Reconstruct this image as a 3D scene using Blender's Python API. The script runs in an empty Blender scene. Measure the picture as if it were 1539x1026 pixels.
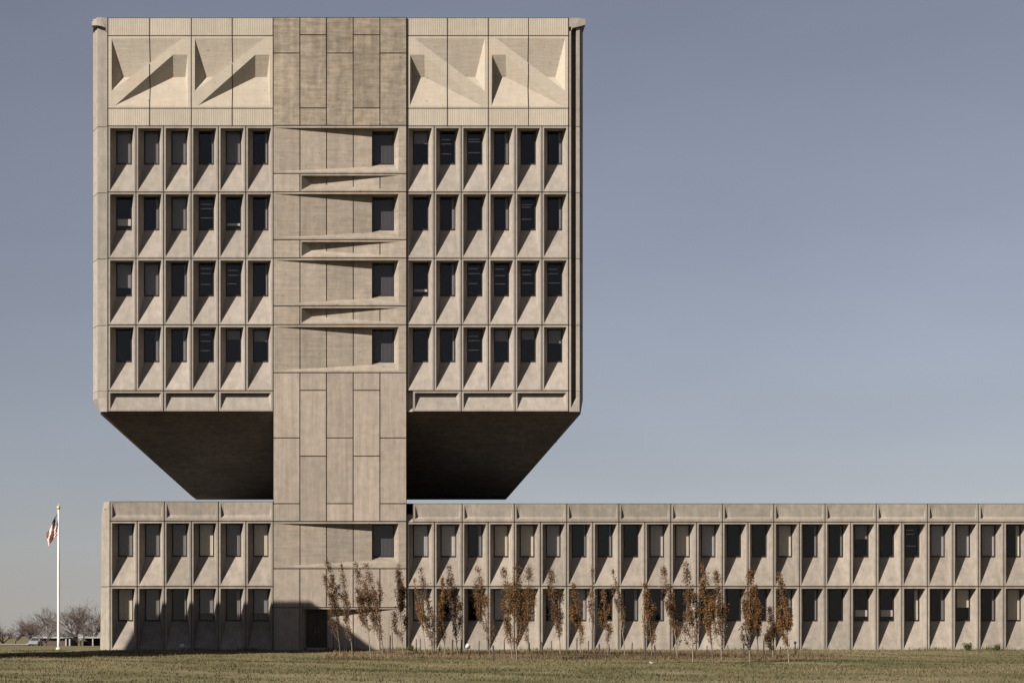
import bpy, bmesh, math, random
import numpy as np
from mathutils import Vector, Matrix
random.seed(7)
rng = np.random.default_rng(11)
S = 0.037            # metres per facade unit (one unit = one photo pixel on the facade plane)
CX, BASE, HOR, DIST = 570.0, 976.0, 955.0, 3000.0
CAMZ = (BASE - HOR) * S
sc = bpy.context.scene
col = sc.collection

def P(x, y, d=0.0):
    return ((x - CX) * S, d * S, (BASE - y) * S)

# ------------------------------------------------------------------ helpers
def tag(o, label=None, cat=None, group=None, kind=None):
    if label: o['label'] = label
    if cat: o['category'] = cat
    if group: o['group'] = group
    if kind: o['kind'] = kind
    return o

def empty(name, loc=(0, 0, 0), rz=0.0):
    o = bpy.data.objects.new(name, None)
    o.empty_display_size = 0.2
    o.location = loc
    o.rotation_euler = (0, 0, rz)
    col.objects.link(o)
    return o

class MB:
    """collects faces, links them as ONE mesh object"""
    def __init__(self):
        self.v, self.f, self.m, self.t = [], [], [], []
        self.mi, self.tone = 0, 0.5
    def face(self, *pts):
        n = len(self.v)
        self.v.extend([tuple(p) for p in pts])
        self.f.append(tuple(range(n, n + len(pts))))
        self.m.append(self.mi); self.t.append(self.tone)
    def pf(self, *pts):                       # points in facade units
        self.face(*[P(*p) for p in pts])
    def box(self, x0, x1, y0, y1, z0, z1):
        a = [(x, y, z) for z in (z0, z1) for y in (y0, y1) for x in (x0, x1)]
        for q in ((0, 2, 3, 1), (4, 5, 7, 6), (0, 1, 5, 4), (2, 6, 7, 3), (0, 4, 6, 2), (1, 3, 7, 5)):
            self.face(*[a[i] for i in q])
    def pbox(self, x0, x1, y0, y1, d0, d1):
        a, b = P(x0, y1, d0), P(x1, y0, d1)
        self.box(a[0], b[0], a[1], b[1], a[2], b[2])
    def tube(self, pts, rad, n=6, cap=True):
        pts = [Vector(p) for p in pts]
        if not hasattr(rad, '__len__'): rad = [rad] * len(pts)
        rings = []
        for i, p in enumerate(pts):
            t = (pts[min(i + 1, len(pts) - 1)] - pts[max(i - 1, 0)])
            if t.length < 1e-9: t = Vector((0, 0, 1))
            t.normalize()
            u = t.cross(Vector((0.31, 0.95, 0.05)))
            if u.length < 1e-3: u = t.cross(Vector((1, 0, 0)))
            u.normalize(); w = t.cross(u)
            rings.append([p + (u * math.cos(2 * math.pi * k / n) + w * math.sin(2 * math.pi * k / n)) * rad[i] for k in range(n)])
        b = len(self.v)
        for r in rings: self.v.extend([tuple(q) for q in r])
        for i in range(len(rings) - 1):
            for k in range(n):
                k2 = (k + 1) % n
                self.f.append((b + i * n + k, b + i * n + k2, b + (i + 1) * n + k2, b + (i + 1) * n + k))
                self.m.append(self.mi); self.t.append(self.tone)
        if cap:
            for i, rev in ((0, True), (len(rings) - 1, False)):
                q = tuple(b + i * n + k for k in range(n))
                self.f.append(q[::-1] if rev else q); self.m.append(self.mi); self.t.append(self.tone)
    def lathe(self, c, prof, n=16):
        b = len(self.v)
        for r, z in prof:
            for k in range(n):
                a = 2 * math.pi * k / n
                self.v.append((c[0] + r * math.cos(a), c[1] + r * math.sin(a), c[2] + z))
        for i in range(len(prof) - 1):
            for k in range(n):
                k2 = (k + 1) % n
                self.f.append((b + i * n + k, b + i * n + k2, b + (i + 1) * n + k2, b + (i + 1) * n + k))
                self.m.append(self.mi); self.t.append(self.tone)
    def build(self, name, mats, parent=None, smooth=False, weld=False):
        me = bpy.data.meshes.new(name)
        me.from_pydata(self.v, [], self.f)
        if not isinstance(mats, (list, tuple)): mats = [mats]
        for m in mats: me.materials.append(m)
        me.polygons.foreach_set('material_index', self.m)
        at = me.attributes.new('tone', 'FLOAT', 'FACE')
        at.data.foreach_set('value', self.t)
        if smooth: me.polygons.foreach_set('use_smooth', [True] * len(self.f))
        me.update()
        o = bpy.data.objects.new(name, me)
        col.objects.link(o)
        if parent: o.parent = parent
        return o

# ------------------------------------------------------------------ materials
class NT:
    def __init__(self, name):
        self.mat = bpy.data.materials.new(name); self.mat.use_nodes = True
        self.n = self.mat.node_tree; self.n.nodes.clear()
        self.out = self.n.nodes.new('ShaderNodeOutputMaterial')
    def add(self, t, **kw):
        nd = self.n.nodes.new(t)
        for k, v in kw.items():
            if k in nd.inputs.keys(): nd.inputs[k].default_value = v
            else: setattr(nd, k, v)
        return nd
    def link(self, a, b): self.n.links.new(a, b)
    def obj(self):
        return self.add('ShaderNodeTexCoord').outputs['Object']
    def noise(self, vec, scale, detail=4, rough=0.6, stretch=(1, 1, 1)):
        mp = self.add('ShaderNodeMapping'); mp.inputs['Scale'].default_value = stretch
        self.link(vec, mp.inputs['Vector'])
        nz = self.add('ShaderNodeTexNoise'); nz.inputs['Scale'].default_value = scale
        nz.inputs['Detail'].default_value = detail; nz.inputs['Roughness'].default_value = rough
        self.link(mp.outputs[0], nz.inputs['Vector'])
        return nz.outputs['Fac']
    def remap(self, val, a, b, lo, hi):
        r = self.add('ShaderNodeMapRange'); self.link(val, r.inputs['Value'])
        for k, v in (('From Min', a), ('From Max', b), ('To Min', lo), ('To Max', hi)): r.inputs[k].default_value = v
        return r.outputs['Result']
    def mul(self, a, b, op='MULTIPLY'):
        m = self.add('ShaderNodeMath', operation=op)
        for i, q in enumerate((a, b)):
            if isinstance(q, (int, float)): m.inputs[i].default_value = q
            else: self.link(q, m.inputs[i])
        return m.outputs[0]
    def mix(self, fac, a, b, blend='MIX'):
        m = self.add('ShaderNodeMix', data_type='RGBA', blend_type=blend)
        for sk, q in ((m.inputs[0], fac), (m.inputs[6], a), (m.inputs[7], b)):
            if isinstance(q, (int, float)): sk.default_value = q
            elif isinstance(q, tuple): sk.default_value = q if len(q) == 4 else (*q, 1)
            else: self.link(q, sk)
        return m.outputs[2]
    def scalecol(self, c, f):
        vm = self.add('ShaderNodeVectorMath', operation='SCALE')
        if isinstance(c, tuple): vm.inputs[0].default_value = c[:3]
        else: self.link(c, vm.inputs[0])
        self.link(f, vm.inputs['Scale'])
        return vm.outputs[0]
    def tone(self):
        return self.add('ShaderNodeAttribute', attribute_name='tone').outputs['Fac']
    def bsdf(self, colr, rough=0.85, bump=None, bs=0.3, bd=0.02, spec=0.3, metal=0.0):
        b = self.add('ShaderNodeBsdfPrincipled')
        if isinstance(colr, tuple): b.inputs['Base Color'].default_value = (*colr[:3], 1)
        else: self.link(colr, b.inputs['Base Color'])
        b.inputs['Roughness'].default_value = rough
        b.inputs['Specular IOR Level'].default_value = spec
        b.inputs['Metallic'].default_value = metal
        if bump is not None:
            bp = self.add('ShaderNodeBump'); bp.inputs['Strength'].default_value = bs; bp.inputs['Distance'].default_value = bd
            self.link(bump, bp.inputs['Height']); self.link(bp.outputs[0], b.inputs['Normal'])
        self.link(b.outputs[0], self.out.inputs['Surface'])
        return b

def concrete(name, c, c2, board=0.0, flute=0.0, stain=0.12, tonevar=0.16, vert=0.0):
    t = NT(name); o = t.obj()
    big = t.noise(o, 0.35, 5, 0.6)
    med = t.noise(o, 2.6, 5, 0.65)
    fine = t.noise(o, 22.0, 3, 0.6)
    drip = t.noise(o, 1.0, 5, 0.65, (3.0, 3.0, 0.22))
    colr = t.mix(t.remap(big, 0.35, 0.68, 0, 1), (*c, 1), (*c2, 1))
    f = t.remap(t.tone(), 0, 1, 1 - tonevar, 1 + tonevar)
    f = t.mul(f, t.remap(med, 0.3, 0.7, 1 - stain, 1 + stain * 0.7))
    f = t.mul(f, t.remap(fine, 0.3, 0.7, 0.95, 1.05))
    f = t.mul(f, t.remap(drip, 0.35, 0.72, 1.04, 1 - stain * 1.2))
    h = fine
    if board:
        bd = t.noise(o, 1.0, 3, 0.7, (0.6, 0.6, 6.0))
        f = t.mul(f, t.remap(bd, 0.32, 0.68, 1 - board, 1 + board * 0.8))
        patch = t.noise(o, 0.9, 3, 0.6, (0.6, 0.6, 1.6))
        colr = t.mix(t.remap(patch, 0.56, 0.74, 0, 0.45), colr, (c[0] * 1.12, c[1] * 0.93, c[2] * 0.78, 1))
        pores = t.noise(o, 5.5, 1, 0.5)
        f = t.mul(f, t.remap(pores, 0.73, 0.79, 1.0, 0.62))
        h = t.mul(t.mul(bd, 2.0), fine, 'ADD')
    if vert:
        vd = t.noise(o, 1.0, 3, 0.7, (9.0, 9.0, 0.35))
        f = t.mul(f, t.remap(vd, 0.32, 0.68, 1 - vert, 1 + vert * 0.8))
    if flute:
        w = t.add('ShaderNodeTexWave', wave_type='BANDS', bands_direction='X')
        w.inputs['Scale'].default_value = 2.6; w.inputs['Distortion'].default_value = 0.3
        t.link(o, w.inputs['Vector'])
        h = t.mul(t.mul(w.outputs['Fac'], 2.2 * flute), fine, 'ADD')
        f = t.mul(f, t.remap(w.outputs['Fac'], 0, 1, 1 - 0.06 * flute, 1.02))
    t.bsdf(t.scalecol(colr, f), 0.9, h, 0.35, 0.02, 0.15)
    return t.mat

def simple(name, c, rough=0.7, var=0.15, scale=4.0, metal=0.0, spec=0.3, stretch=(1, 1, 1)):
    t = NT(name); nz = t.noise(t.obj(), scale, 4, 0.6, stretch)
    t.bsdf(t.scalecol((*c, 1), t.remap(nz, 0.3, 0.7, 1 - var, 1 + var)), rough, nz, 0.15, 0.01, spec, metal)
    return t.mat

def glass(name, tint=0.5, wav=0.0):
    t = NT(name)
    fr = t.add('ShaderNodeFresnel'); fr.inputs['IOR'].default_value = 1.5
    tr = t.add('ShaderNodeBsdfTransparent'); tr.inputs['Color'].default_value = (tint, tint * 0.98, tint * 1.0, 1)
    gl = t.add('ShaderNodeBsdfGlossy'); gl.inputs['Roughness'].default_value = 0.03
    nz = t.noise(t.obj(), 1.2, 2, 0.5)
    bp = t.add('ShaderNodeBump'); bp.inputs['Strength'].default_value = 0.05; bp.inputs['Distance'].default_value = 0.05
    t.link(nz, bp.inputs['Height']); t.link(bp.outputs[0], gl.inputs['Normal'])
    mx = t.add('ShaderNodeMixShader')
    t.link(fr.outputs[0], mx.inputs[0]); t.link(tr.outputs[0], mx.inputs[1]); t.link(gl.outputs[0], mx.inputs[2])
    t.link(mx.outputs[0], t.out.inputs['Surface'])
    return t.mat

def leafmat(name, stops, transl=0.25):
    t = NT(name)
    cr = t.add('ShaderNodeValToRGB')
    el = cr.color_ramp.elements
    while len(el) < len(stops): el.new(0.5)
    for e, (p, c) in zip(el, stops): e.position = p; e.color = (*c, 1)
    t.link(t.tone(), cr.inputs[0])
    d = t.add('ShaderNodeBsdfDiffuse'); tl = t.add('ShaderNodeBsdfTranslucent')
    t.link(cr.outputs[0], d.inputs[0]); t.link(cr.outputs[0], tl.inputs[0])
    mx = t.add('ShaderNodeMixShader'); mx.inputs[0].default_value = transl
    t.link(d.outputs[0], mx.inputs[1]); t.link(tl.outputs[0], mx.inputs[2])
    t.link(mx.outputs[0], t.out.inputs['Surface'])
    return t.mat

M = {}
M['panel'] = concrete('precast_concrete', (0.226, 0.199, 0.173), (0.205, 0.179, 0.156), stain=0.14, tonevar=0.11)
M['wing'] = concrete('wing_precast_concrete', (0.215, 0.186, 0.157), (0.189, 0.164, 0.139), stain=0.17, tonevar=0.13)
M['relief'] = concrete('relief_concrete', (0.281, 0.246, 0.202), (0.264, 0.229, 0.186), stain=0.06, tonevar=0.06, board=0.035)
M['flute'] = concrete('fluted_concrete', (0.281, 0.246, 0.202), (0.264, 0.229, 0.186), stain=0.07, tonevar=0.07, flute=0.4)
M['core'] = concrete('board_marked_concrete', (0.208, 0.171, 0.131), (0.186, 0.159, 0.126), board=0.2, stain=0.24, tonevar=0.12)
M['core_mid'] = concrete('core_concrete', (0.226, 0.191, 0.157), (0.205, 0.175, 0.145), board=0.13, stain=0.13, tonevar=0.12)
M['core_low'] = concrete('core_lower_concrete', (0.232, 0.193, 0.162), (0.21, 0.179, 0.149), vert=0.10, stain=0.14, tonevar=0.13)
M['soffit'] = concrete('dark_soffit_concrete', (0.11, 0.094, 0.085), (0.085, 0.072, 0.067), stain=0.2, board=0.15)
M['roof'] = simple('grey_gravel', (0.13, 0.125, 0.115), 0.95)
M['frame'] = simple('bronze_window_frame', (0.016, 0.013, 0.012), 0.45)
M['glass'] = glass('window_glass', 0.78)
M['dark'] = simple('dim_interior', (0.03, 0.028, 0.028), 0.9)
M['curt_a'] = simple('cream_curtain', (0.52, 0.47, 0.35), 0.9, 0.12, 8, stretch=(6, 6, .2))
M['curt_b'] = simple('grey_curtain', (0.17, 0.165, 0.157), 0.9, 0.12, 8, stretch=(6, 6, .2))
M['curt_e'] = simple('pale_grey_blind', (0.33, 0.33, 0.31), 0.9, 0.1, 8, stretch=(6, 6, .2))
M['curt_c'] = simple('white_blind', (0.42, 0.40, 0.35), 0.8, 0.05, 8)
M['curt_d'] = simple('charcoal_curtain', (0.055, 0.054, 0.054), 0.9, 0.12, 8, stretch=(6, 6, .2))
M['bar_white'] = simple('pale_bar_white', (0.7, 0.7, 0.7), 0.6)  # plain off-white for the thin bars behind some panes

# ------------------------------------------------------------------ facade pieces
def joints(mb, x0, x1, y0, y1, g=0.75, dep=3.0, d=0.0):
    """a precast panel's edges: returns the front rectangle inside the open joint"""
    a, b, c, e = x0 + g, x1 - g, y0 + g, y1 - g
    for (p, q, pi, qi) in (((x0, y0), (x1, y0), (a, c), (b, c)), ((x1, y0), (x1, y1), (b, c), (b, e)),
                           ((x1, y1), (x0, y1), (b, e), (a, e)), ((x0, y1), (x0, y0), (a, e), (a, c))):
        mb.pf((*pi, d), (*qi, d), (*qi, d + dep), (*pi, d + dep))
        mb.pf((*pi, d + dep), (*qi, d + dep), (*q, d + dep), (*p, d + dep))
    return a, b, c, e

def slot(mb, x0, x1, y0, y1, dep=8.0):
    """open slot between the core and the first panel, its foot sloping forward"""
    mb.pf((x0, y0, dep), (x1, y0, dep), (x1, y1 - 9, dep), (x0, y1 - 9, dep))
    mb.pf((x0, y1 - 9, dep), (x1, y1 - 9, dep), (x1, y1, 0), (x0, y1, 0))
    mb.pf((x1, y0, 0), (x1, y0, dep), (x1, y1 - 9, dep), (x1, y1, 0))
    mb.pf((x0, y0, dep), (x1, y0, dep), (x1, y0 + .01, 0), (x0, y0 + .01, 0))

def ring(mb, o, i, d=0.0):
    a, b, c, e = o; x0, x1, y0, y1 = i
    mb.pf((a, c, d), (b, c, d), (b, y0, d), (a, y0, d))
    mb.pf((a, y1, d), (b, y1, d), (b, e, d), (a, e, d))
    mb.pf((a, y0, d), (x0, y0, d), (x0, y1, d), (a, y1, d))
    mb.pf((x1, y0, d), (b, y0, d), (b, y1, d), (x1, y1, d))

def flat(mb, x0, x1, y0, y1, d=0.0, tone=None):
    mb.tone = random.random() if tone is None else tone
    a, b, c, e = joints(mb, x0, x1, y0, y1, d=d)
    mb.pf((a, c, d), (b, c, d), (b, e, d), (a, e, d))

WIN = []      # (x0,x1,y0,y1,d, row, where)
def window_cell(mb, x0, x1, y0, y1, dep, where):
    mb.tone = random.random()
    k = (x1 - x0) / 41.3
    o = joints(mb, x0, x1, y0, y1)
    h = y1 - y0
    ox0, ox1, oy0, oy1 = x0 + 3.1 * k, x1 - 3.1 * k, y0 + 3.1, y1 - 2.2
    wx0, wx1, wy1 = ox0 + 6.9 * k, ox1 - 5.1 * k, y0 + 0.537 * h
    ring(mb, o, (ox0, ox1, oy0, oy1))
    mb.pf((ox0, oy0, 0), (ox1, oy0, 0), (wx1, oy0, dep), (wx0, oy0, dep))
    mb.pf((ox0, oy0, 0), (wx0, oy0, dep), (wx0, wy1, dep), (ox0, oy1, 0))
    mb.pf((ox1, oy0, 0), (wx1, oy0, dep), (wx1, wy1, dep), (ox1, oy1, 0))
    mb.pf((ox0, oy1, 0), (wx0, wy1, dep), (wx1, wy1, dep), (ox1, oy1, 0))
    WIN.append((wx0, wx1, oy0, wy1, dep, where))

root = empty('office_building', (0, 0, 0))
tag(root, 'brutalist concrete office building with a hollow-bottomed tower raised over a long two-storey wing', 'building')

TL = [162.2, 204.4, 245.8, 287.2, 328.2, 369.3, 410.6]
TR = [611.0, 652.4, 693.2, 734.0, 774.2, 814.6, 854.6]
ROWS = [189.5, 288.8, 388.2, 488.2, 587.0]
TBOT, TTOP = 618.3, 27.0
TDEP, WDEP = 19.0, 18.0

# tower walls -------------------------------------------------------
tw = MB()
for xs in (TL, TR):
    for r in range(4):
        for i in range(6):
            window_cell(tw, xs[i], xs[i + 1], ROWS[r], ROWS[r + 1], TDEP, 'tower')
    for i in (0, 2, 4):                                   # the bottom band, one panel for two bays
        x0, x1, y0, y1 = xs[i], xs[i + 2], ROWS[4], TBOT
        if xs is TR and i == 0: slot(tw, x0, x0 + 9, y0, y1); x0 += 9
        tw.tone = random.random()
        o = joints(tw, x0, x1, y0, y1)
        a, b, c, e = x0 + 3.5, x1 - 3.5, y0 + 3.2, y1 - 3.0
        ring(tw, o, (a, b, c, e))
        tw.pf((a, c, 0), (b, c, 0), (b - 6, c, 8.5), (a + 6, c, 8.5))
        tw.pf((a + 6, c, 8.5), (b - 6, c, 8.5), (b, e, 0), (a, e, 0))
        tw.pf((a, c, 0), (a + 6, c, 8.5), (a, e, 0))
        tw.pf((b, c, 0), (b - 6, c, 8.5), (b, e, 0))
# corner piers: stepped chamfers
tw.tone = 0.5
xr = TR[-1]
SIDE_R, SIDE_L, TD = 879.4, 135.1, 480.0
lv = [(40, 189.5), (189.5, 288.8), (288.8, 388.2), (388.2, 488.2), (488.2, 587.0), (587.0, 597.0)]
for (y0, y1) in lv:
    g = 0.45 if y1 < 590 else 0.0
    tw.tone = random.random()
    prof = [(xr + 0.8, 0), (858.2, 0), (859.2, 17), (866.2, 17), (866.2, 4), (871.5, 4), (SIDE_R, 34)]
    for (p, q) in zip(prof, prof[1:]):
        tw.pf((p[0], y0 + g, p[1]), (q[0], y0 + g, q[1]), (q[0], y1 - g, q[1]), (p[0], y1 - g, p[1]))
    prof = [(TL[0] - 0.8, 0), (160.4, 0), (160.0, 6), (145.8, 6), (SIDE_L, 34)]
    for (p, q) in zip(prof, prof[1:]):
        tw.pf((p[0], y0 + g, p[1]), (q[0], y0 + g, q[1]), (q[0], y1 - g, q[1]), (p[0], y1 - g, p[1]))
tw.tone = 0.5
for y in (189.5, 288.8, 388.2, 488.2, 587.0):             # shallow backs of the pier joints
    for prof in ([(xr + 0.8, 2), (857.2, 2), (858.2, 19), (867, 19), (867, 6), (871, 6), (SIDE_R - 1.5, 36)], [(TL[0] - 0.8, 2), (161, 2), (160.4, 8), (146.6, 8), (SIDE_L + 1.5, 35)]):
        for (p, q) in zip(prof, prof[1:]):
            tw.pf((p[0], y - 1, p[1]), (q[0], y - 1, q[1]), (q[0], y + 1, q[1]), (p[0], y + 1, p[1]))
A, B1, B2, B3, C_, D_, E_ = (858.2, 613, 0), (859.2, 597, 17), (866.2, 597, 17), (866.2, 597, 4), (871.5, 597, 4), (870.8, TBOT, 0.3), (858.2, TBOT, 0)
tw.pf(A, B1, B2); tw.pf(A, B2, B3); tw.pf(A, B3, C_, D_); tw.pf(A, D_, E_)
tw.pf((xr + .8, 597, 0), (858.2, 597, 0), (858.2, TBOT, 0), (xr + .8, TBOT, 0))
tw.pf((858.2, 597, 0), B1, A)
tw.pf(C_, (SIDE_R, 597, 34), (SIDE_R - 3.5, TBOT, 34), D_)
tw.pf((TL[0] - .8, 597, 0), (160.2, 597, 0), (160.2, TBOT, 0), (TL[0] - .8, TBOT, 0))
tw.pf((160.2, 597, 0), (160.0, 597, 6), (160.2, TBOT, 0))
tw.pf((160.0, 597, 6), (145.8, 597, 6), (151.5, TBOT, 1), (160.2, TBOT, 0))
tw.pf((145.8, 597, 6), (SIDE_L, 597, 34), (146, TBOT, 34), (151.5, TBOT, 1))
# cornice corner blocks (the top band keeps its square corner)
def block(mb, front, d0, d1):
    n = len(front)
    f = [(x, y, dd) for (x, y, dd) in front]; bk = [(x, y, d1) for (x, y, _d) in front]
    mb.pf(*f); mb.pf(*bk[::-1])
    for i in range(n):
        j = (i + 1) % n
        mb.pf(f[i], f[j], bk[j], bk[i])
block(tw, [(xr + .9, TTOP + .3, 0), (872, TTOP + .3, 0), (880, 28.4, 1), (880, 37.2, 1), (860.2, 42.4, 0), (858.4, 47, 0), (xr + .9, 47, 0)], 0, 40)
block(tw, [(TL[0] - .9, TTOP + .3, 0), (151.5, TTOP - .5, -1), (151.5, 39.4, -1), (158.8, 41.8, -1), (158.8, 46.5, 0), (TL[0] - .9, 46.5, 0)], 0, 40)
block(tw, [(151.5, TTOP - .5, -1), (145.2, TTOP - .5, 0), (145.2, 38.2, 0), (151.5, 39.4, -1)], 0, 40)
block(tw, [(145.2, 28, 0), (137.4, 28.6, 5), (137.4, 37.2, 5), (145.2, 38.2, 0)], 0, 40)
# sides, back, top of the tower
for X in (SIDE_L, SIDE_R):
    n = 14
    for k in range(n):
        for (y0, y1) in [(TTOP + 1, 189.5)] + lv[1:5] + [(587.0, 597.0)]:
            tw.tone = random.random()
            d0, d1 = 34 + (TD - 34) * k / n, 34 + (TD - 34) * (k + 1) / n
            tw.pf((X, y0 + .6, d0 + .6), (X, y0 + .6, d1 - .6), (X, y1 - .6, d1 - .6), (X, y1 - .6, d0 + .6))
    q = 2 if X == SIDE_L else -2
    tw.pf((X + q, TTOP, 30), (X + q, TTOP, TD), (X + q, 597, TD), (X + q, 597, 30))
    b2 = 146 if X == SIDE_L else SIDE_R - 3.5
    tw.pf((X, 597, 34), (X, 597, TD), (b2, TBOT, TD), (b2, TBOT, 34))
tw.pf((SIDE_L, TTOP, TD), (SIDE_R, TTOP, TD), (SIDE_R, TBOT, TD), (SIDE_L, TBOT, TD))
tower_wall = tw.build('tower_wall', M['panel'], root)

# sculptural relief panels --------------------------------------------
def relief(x0, x1, flip):
    y0, y1 = 54.0, 163.0
    w = x1 - x0
    def X(u): return x0 + u if not flip else x1 - u
    k = w / 124.0
    mb = MB(); mb.tone = random.random()
    da, db = 14.0, 14.0
    T1, T2, T3 = (X(5.5 * k), 58, 0), (X(112 * k), 57.5, 0), (X(5.5 * k), 137, 0)
    P1, Q1 = (X(19 * k), 112.2, da), (X(38 * k), 112.2, da)
    S1, S2, S3, S4 = (X(10 * k), 159.3, 0), (X(97 * k), 82.5, 0), (X(118.5 * k), 82.5, 0), (X(119 * k), 159.3, 0)
    S5 = (X(118.5 * k), 58, 0)
    P2, Q2 = (X(96 * k), 112.4, db), (X(114 * k), 112.4, db)
    quads = [[T1, T2, Q1, P1], [T1, P1, T3], [T3, P1, Q1], [T3, Q1, T2],
             [S1, S2, P2], [S2, S3, Q2, P2], [S5, S3, Q2], [S3, Q2, S4] if False else [S5, Q2, S4], [S1, P2, Q2, S4]]
    quads = [[T1, T2, Q1, P1], [T1, P1, T3], [T3, P1, Q1], [T3, Q1, T2],
             [S1, S2, P2], [S2, S3, Q2, P2], [S3, Q2, S4], [S1, P2, Q2, S4]]
    # front plane with the two openings left out
    a, b = X(0.75), X(w - 0.75)
    c, e = y0 + .75, y1 - .75
    F = lambda p: (p[0], p[1], 0)
    quads += [[(a, c, 0), (b, c, 0), T2, T1], [(a, c, 0), T1, T3, (a, e, 0)], [(b, c, 0), S3, T2], [(b, c, 0), (b, e, 0), S4, S3],
              [(a, e, 0), S1, S4, (b, e, 0)], [(a, e, 0), T3, S1], [T3, T2, S2, S1], [T2, S3, S2]]
    bm = bmesh.new()
    for q in quads:
        bm.faces.new([bm.verts.new(p) for p in q])
    xm = (x0 + x1) / 2
    for xx in (xm - .75, xm + .75):
        bmesh.ops.bisect_plane(bm, geom=bm.verts[:] + bm.edges[:] + bm.faces[:], plane_co=(xx, 0, 0), plane_no=(1, 0, 0))
    for f in bm.faces:
        cx = f.calc_center_median().x
        sh = 3.0 if abs(cx - xm) < 0.75 else 0.0
        mb.pf(*[(v.co.x, v.co.y, v.co.z + sh) for v in f.verts])
    for sx in (-.75, .75):                                  # the joint's flanks at the frame
        mb.pf((xm + sx, y0, 0), (xm + sx, y0, 3), (xm + sx, 57.5, 3), (xm + sx, 57.5, 0))
    bm.free()
    for (p, q, r, s) in (((x0, y0), (x1, y0), (x1 - .75, c), (x0 + .75, c)), ((x0, y1), (x1, y1), (x1 - .75, e), (x0 + .75, e))):
        mb.pf((*p, 3), (*q, 3), (*r, 3), (*s, 3)); mb.pf((*r, 3), (*s, 3), (*s, 0), (*r, 0))
    for (xa, xb) in ((x0, x0 + .75), (x1, x1 - .75)):
        mb.pf((xa, y0, 3), (xa, y1, 3), (xb, e, 3), (xb, c, 3)); mb.pf((xb, c, 3), (xb, e, 3), (xb, e, 0), (xb, c, 0))
    return mb.build('relief_panel', M['relief'], root)
RX = [(162.2, 287.4, False), (287.4, 410.6, False), (611.0, 734.0, True), (734.0, 854.6, True)]
for r in RX: relief(*r)
fb = MB()
for (x0, x1, _f) in RX:
    xm = (x0 + x1) / 2
    for (p, q) in ((x0, xm), (xm, x1)):
        flat(fb, p, q, TTOP, 54.0); flat(fb, p, q, 163.0, 189.5)
fb.pf((158, TTOP, .2), (858, TTOP, .2), (858, TTOP, 40), (158, TTOP, 40))
fb.build('fluted_band', M['flute'], root)

# core -----------------------------------------------------------------
CD = -2.5
CXS = [410.6, 450.8, 490.6, 530.8, 571.0, 611.0]
core = MB()
core.mi = 0
for i in range(5):
    ys = [TTOP, 80.8, 189.5] if i % 2 == 0 else [TTOP, 53.4, 163.2, 189.5]
    for a, b in zip(ys, ys[1:]): flat(core, CXS[i], CXS[i + 1], a, b, CD)
core.mi = 2
for i in range(5):
    ys = [560.2, 658.0, 756.6, 783.2] if i % 2 == 0 else [560.2, 586.6, 685.2, 783.2]
    for a, b in zip(ys, ys[1:]): flat(core, CXS[i], CXS[i + 1], a, b, CD)
    for a, b in ((854.2, 912.4),): flat(core, CXS[i], CXS[i + 1], a, b, CD)
flat(core, CXS[0], CXS[1], 912.4, BASE + 8, CD)

def sloped(mb, xa, xb, da, db, ytop, yba, ybb, xs):
    """a wall plane whose depth runs from da to db, cut by open vertical joints"""
    L = lambda x, p, q: p + (q - p) * (x - xa) / (xb - xa)
    cuts = [xa] + [v for x in xs for v in (x - .7, x + .7)] + [xb]
    for i in range(len(cuts) - 1):
        x0, x1 = cuts[i], cuts[i + 1]; sh = 3.0 if i % 2 else 0.0
        if not sh: mb.tone = random.random()
        mb.pf((x0, ytop, L(x0, da, db) + sh), (x1, ytop, L(x1, da, db) + sh), (x1, L(x1, yba, ybb), L(x1, da, db) + sh), (x0, L(x0, yba, ybb), L(x0, da, db) + sh))
        if sh:
            for x in (x0, x1):
                mb.pf((x, ytop, L(x, da, db)), (x, ytop, L(x, da, db) + 3), (x, L(x, yba, ybb), L(x, da, db) + 3), (x, L(x, yba, ybb), L(x, da, db)))

def core_floor(y0, hgt):
    k = hgt / 72.0
    D = lambda d: d + CD
    core.tone = random.random()
    o = joints(core, CXS[0], CXS[-1], y0, y0 + hgt, d=CD)
    L_, R_, t, b = 413.0, 599.0, y0 + 3.4, y0 + hgt - 3.0
    ring(core, o, (L_, R_, t, b), CD)
    wb, sb = y0 + 53.6 * k, y0 + 58.6 * k
    core.pf((L_, t, D(0)), (558.8, t, D(12)), (559.6, t, D(22)), (592.2, t, D(22)), (R_, t, D(0)))
    core.pf((R_, t, D(0)), (592.2, t, D(22)), (592.2, wb, D(22)), (R_, b, D(0)))
    core.pf((L_, b, D(0)), (R_, b, D(0)), (558.8, sb, D(12)))
    core.pf((558.8, sb, D(12)), (R_, b, D(0)), (592.2, wb, D(22)), (559.6, wb, D(22)))
    core.pf((558.8, t, D(12)), (559.6, t, D(22)), (559.6, wb, D(22)), (558.8, sb, D(12)))
    sloped(core, L_, 558.8, D(0), D(12), t, b, sb, CXS[1:4])
    WIN.append((559.6, 592.2, t, wb, 22 + CD, 'core'))

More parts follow.
